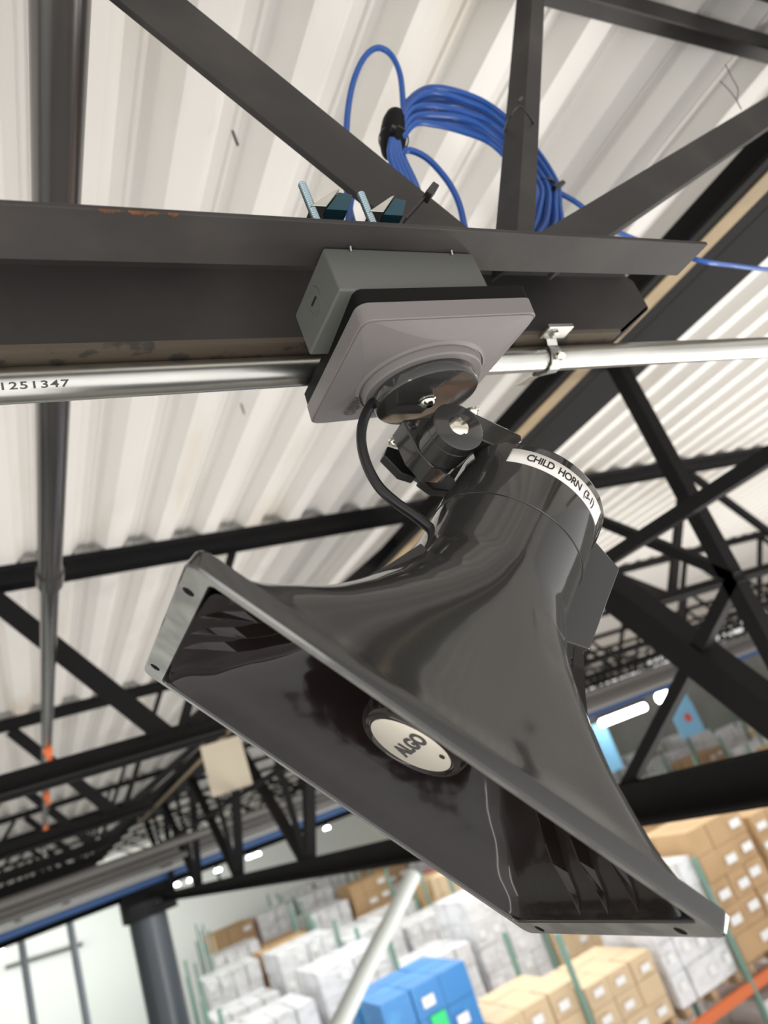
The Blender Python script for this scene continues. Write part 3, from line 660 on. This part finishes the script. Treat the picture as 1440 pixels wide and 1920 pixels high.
# white plastic tube crossing in front of the racks
tag(MB().tube(spline([aty(775, 1640, 5.4), aty(735, 1722, 5.3), aty(690, 1810, 5.1), aty(640, 1915, 4.9), aty(600, 1990, 4.7)], 6), .058, 12).build('hanging_tube', M_white, smooth=True, loc=aty(640, 1915, 4.9)), 'pale translucent tube hanging in front of the racks', 'tube')
tag(MB().tube([aty(10, 1815, 29.5), aty(155, 1770, 29.5)], .06, 8).build('wall_pipe', M_pipegrey, smooth=True, loc=aty(10, 1815, 29.5)), 'thin pipe slanting along the white wall', 'pipe')
tag(MB().box(aty(425, 1435, 5.2) + Vector((-.14, 0, -.17)), aty(425, 1435, 5.2) + Vector((.14, .02, .17))).build('ceiling_board', M_gypsum, loc=aty(425, 1435, 5.2)), 'beige board panel between the trusses left of the horn', 'panel')

# ------------------------------------------------------------------ pallet racks
def proj(p):
    p = Vector(p); z = p.dot(CF)
    return (720 + FPX * p.dot(CR) / z, 960 + FPX * p.dot(CD) / z) if z > .1 else (-999, -999)
def carton_mesh(nx, ny, nz, W, D, Hh, jit):
    s = MB(); rnd = random.Random(nx * 7 + nz); gx = W / nx; gy = D / ny; gz = Hh / nz
    for i in range(nx):
        for j in range(ny):
            for k_ in range(nz):
                if 0 < i < nx - 1 and 0 < j < ny - 1 and k_ < nz - 1: continue
                dx, dy = rnd.uniform(-jit, jit), rnd.uniform(-jit, jit)
                s.box((-W / 2 + i * gx + .006 + dx, j * gy + .006 + dy, k_ * gz + .003), (-W / 2 + (i + 1) * gx - .006 + dx, (j + 1) * gy - .006 + dy, (k_ + 1) * gz - .003))
    return s
def sticker_mesh(nx, nz, W, Hh, rnd, front=-.012, wide=False):
    s = MB(); gx = W / nx; gz = Hh / nz
    for i in range(nx):
        for k_ in range(nz):
            if rnd.random() < .25: continue
            cx = -W / 2 + (i + rnd.uniform(.35, .6)) * gx; cz_ = (k_ + rnd.uniform(.4, .6)) * gz; sw = gx * (.28 if wide else .2)
            s.box((cx - sw, front - .004, cz_ - gz * .16), (cx + sw, front, cz_ + gz * .16))
    return s
protos = {}
def load_proto(kind, Hh, n):
    key = (kind, n)
    rnd = random.Random(n * 13 + 5)
    M1 = {'white': M_wrap, 'brown': M_card, 'tan': M_card2, 'blue': M_bluebox, 'pink': M_pink}[kind]
    nz = max(3, int(Hh / .3)); nx = 3 if kind != 'white' else 4
    r = empty('pallet_load'); r['_org'] = (0, 0, 0)
    pal = MB()
    for x in (-.5, -.25, 0, .25, .5): pal.box((x - .06, 0, -.03), (x + .06, 1.1, -.01))
    for x in (-.5, 0, .5): pal.box((x - .045, 0, -.13), (x + .045, 1.1, -.03))
    pal.build('pallet', M_wood, r)
    cm = carton_mesh(nx, 3, nz, 1.12, 1.12, Hh, .012); nf = len(cm.f); sm = sticker_mesh(nx, nz, 1.12, Hh, rnd, -.016, kind == 'brown'); cm.add(sm.v, sm.f)
    o = cm.build('wrapped_cartons' if kind == 'white' else 'cartons', M1, r); o.data.materials.append(M_sticker)
    for pi_ in range(nf, len(o.data.polygons)): o.data.polygons[pi_].material_index = 1
    if kind == 'blue': tag(MB().box((-.05, -.03, Hh - .5), (.14, -.02, Hh - .32)).build('green_sticker', M_green, r), 'green square sticker')
    return r
def place(pr, loc, label, cat, group, first):
    if first: r = pr
    else:
        r = pr.copy(); COL.objects.link(r)
        for ch in list(pr.children):
            c = ch.copy(); COL.objects.link(c); c.parent = r
    r.location = loc; tag(r, label, cat, group); r['_org'] = (0, 0, 0)
    return r
rows = [8.7, 11.4, 14.6, 17.4, 20.6, 23.4, 26.6]
rown = ['nearest', 'second', 'third', 'fourth', 'fifth', 'sixth', 'farthest']
ZS = [-3.75, -5.9, -8.0]
colname = {'white': 'white shrink-wrapped', 'brown': 'brown carton', 'tan': 'pale cardboard', 'blue': 'bright blue carton', 'pink': 'pink carton'}
used = {}
for ri_, y in enumerate(rows):
    xs0 = {0: 2.95, 1: 1.9, 2: 2.2, 3: 2.6, 4: 3.4, 5: 4.0, 6: 4.4}[ri_]
    rk = root('pallet_rack', (xs0, y, -10), 'green and orange pallet rack full of loads, the %s row' % rown[ri_], 'rack', 'pallet racks')
    x = xs0; nl = 0; idx = 0
    while x < 26:
        if idx % 2 == 0 and (proj((x - .1, y, -2.0))[0] < 1560 and proj((x - .1, y, -2.0))[1] > 1150):
            top = -1.75 if ri_ else -1.95
            for yy in (y - .06, y + 1.2):
                MB().box((x - .125, yy - .035, -9.98), (x - .075, yy + .035, top - (.25 if ri_ == 0 else 0))).build('upright', M_rackgreen, rk)
        xc = x + .58
        for li, zs in enumerate(ZS[:2]):
            u_, v_ = proj((xc, y, zs + .9))
            if not (-160 < u_ < 1600 and v_ < 2100): continue
            rnd = random.Random(ri_ * 100 + idx * 7 + li)
            kind = rnd.choices(['white', 'brown', 'tan', 'pink'], [.60, .22, .16, .02])[0]
            if ri_ == 0 and li == 0: kind = {0: 'blue', 1: 'tan', 2: 'tan', 3: 'white', 4: 'brown', 5: 'brown', 6: 'brown'}.get(idx, kind)
            if ri_ == 1 and li == 0: kind = {2: 'white', 3: 'white', 5: 'white', 6: 'brown', 7: 'brown', 8: 'brown'}.get(idx, kind)
            if ri_ == 6 and idx == 0 and li == 0: kind = 'pink'
            Hs = {0: 1.62, 1: .90, 2: .75, 3: 1.45, 4: 1.7}.get(idx, 1.5) if ri_ == 0 else rnd.choice([1.2, 1.45, 1.7])
            key = (kind, Hs); first = key not in used
            if first: used[key] = load_proto(kind, Hs, int(Hs * 20) + len(used))
            pr = used[key]; nl += 1 if li == 0 else 0
            lab = '%s pallet load, %s from left, %s shelf, %s rack row' % (colname[kind], ordw[min(idx + 1, 20)], ['upper', 'lower'][li], rown[ri_])
            place(pr, (xc, y, zs + .14), lab, 'pallet load', 'pallet loads on the racks', first)
        x += 1.25; idx += 1
    for zs in ZS[:2]:
        for yy in (y - .06, y + 1.2):
            MB().box((xs0 - .1, yy - .03, zs - .12), (26, yy + .03, zs - .002)).build('beam', M_orange, rk)
for o in bpy.data.objects:
    if '_org' in o: del o['_org']
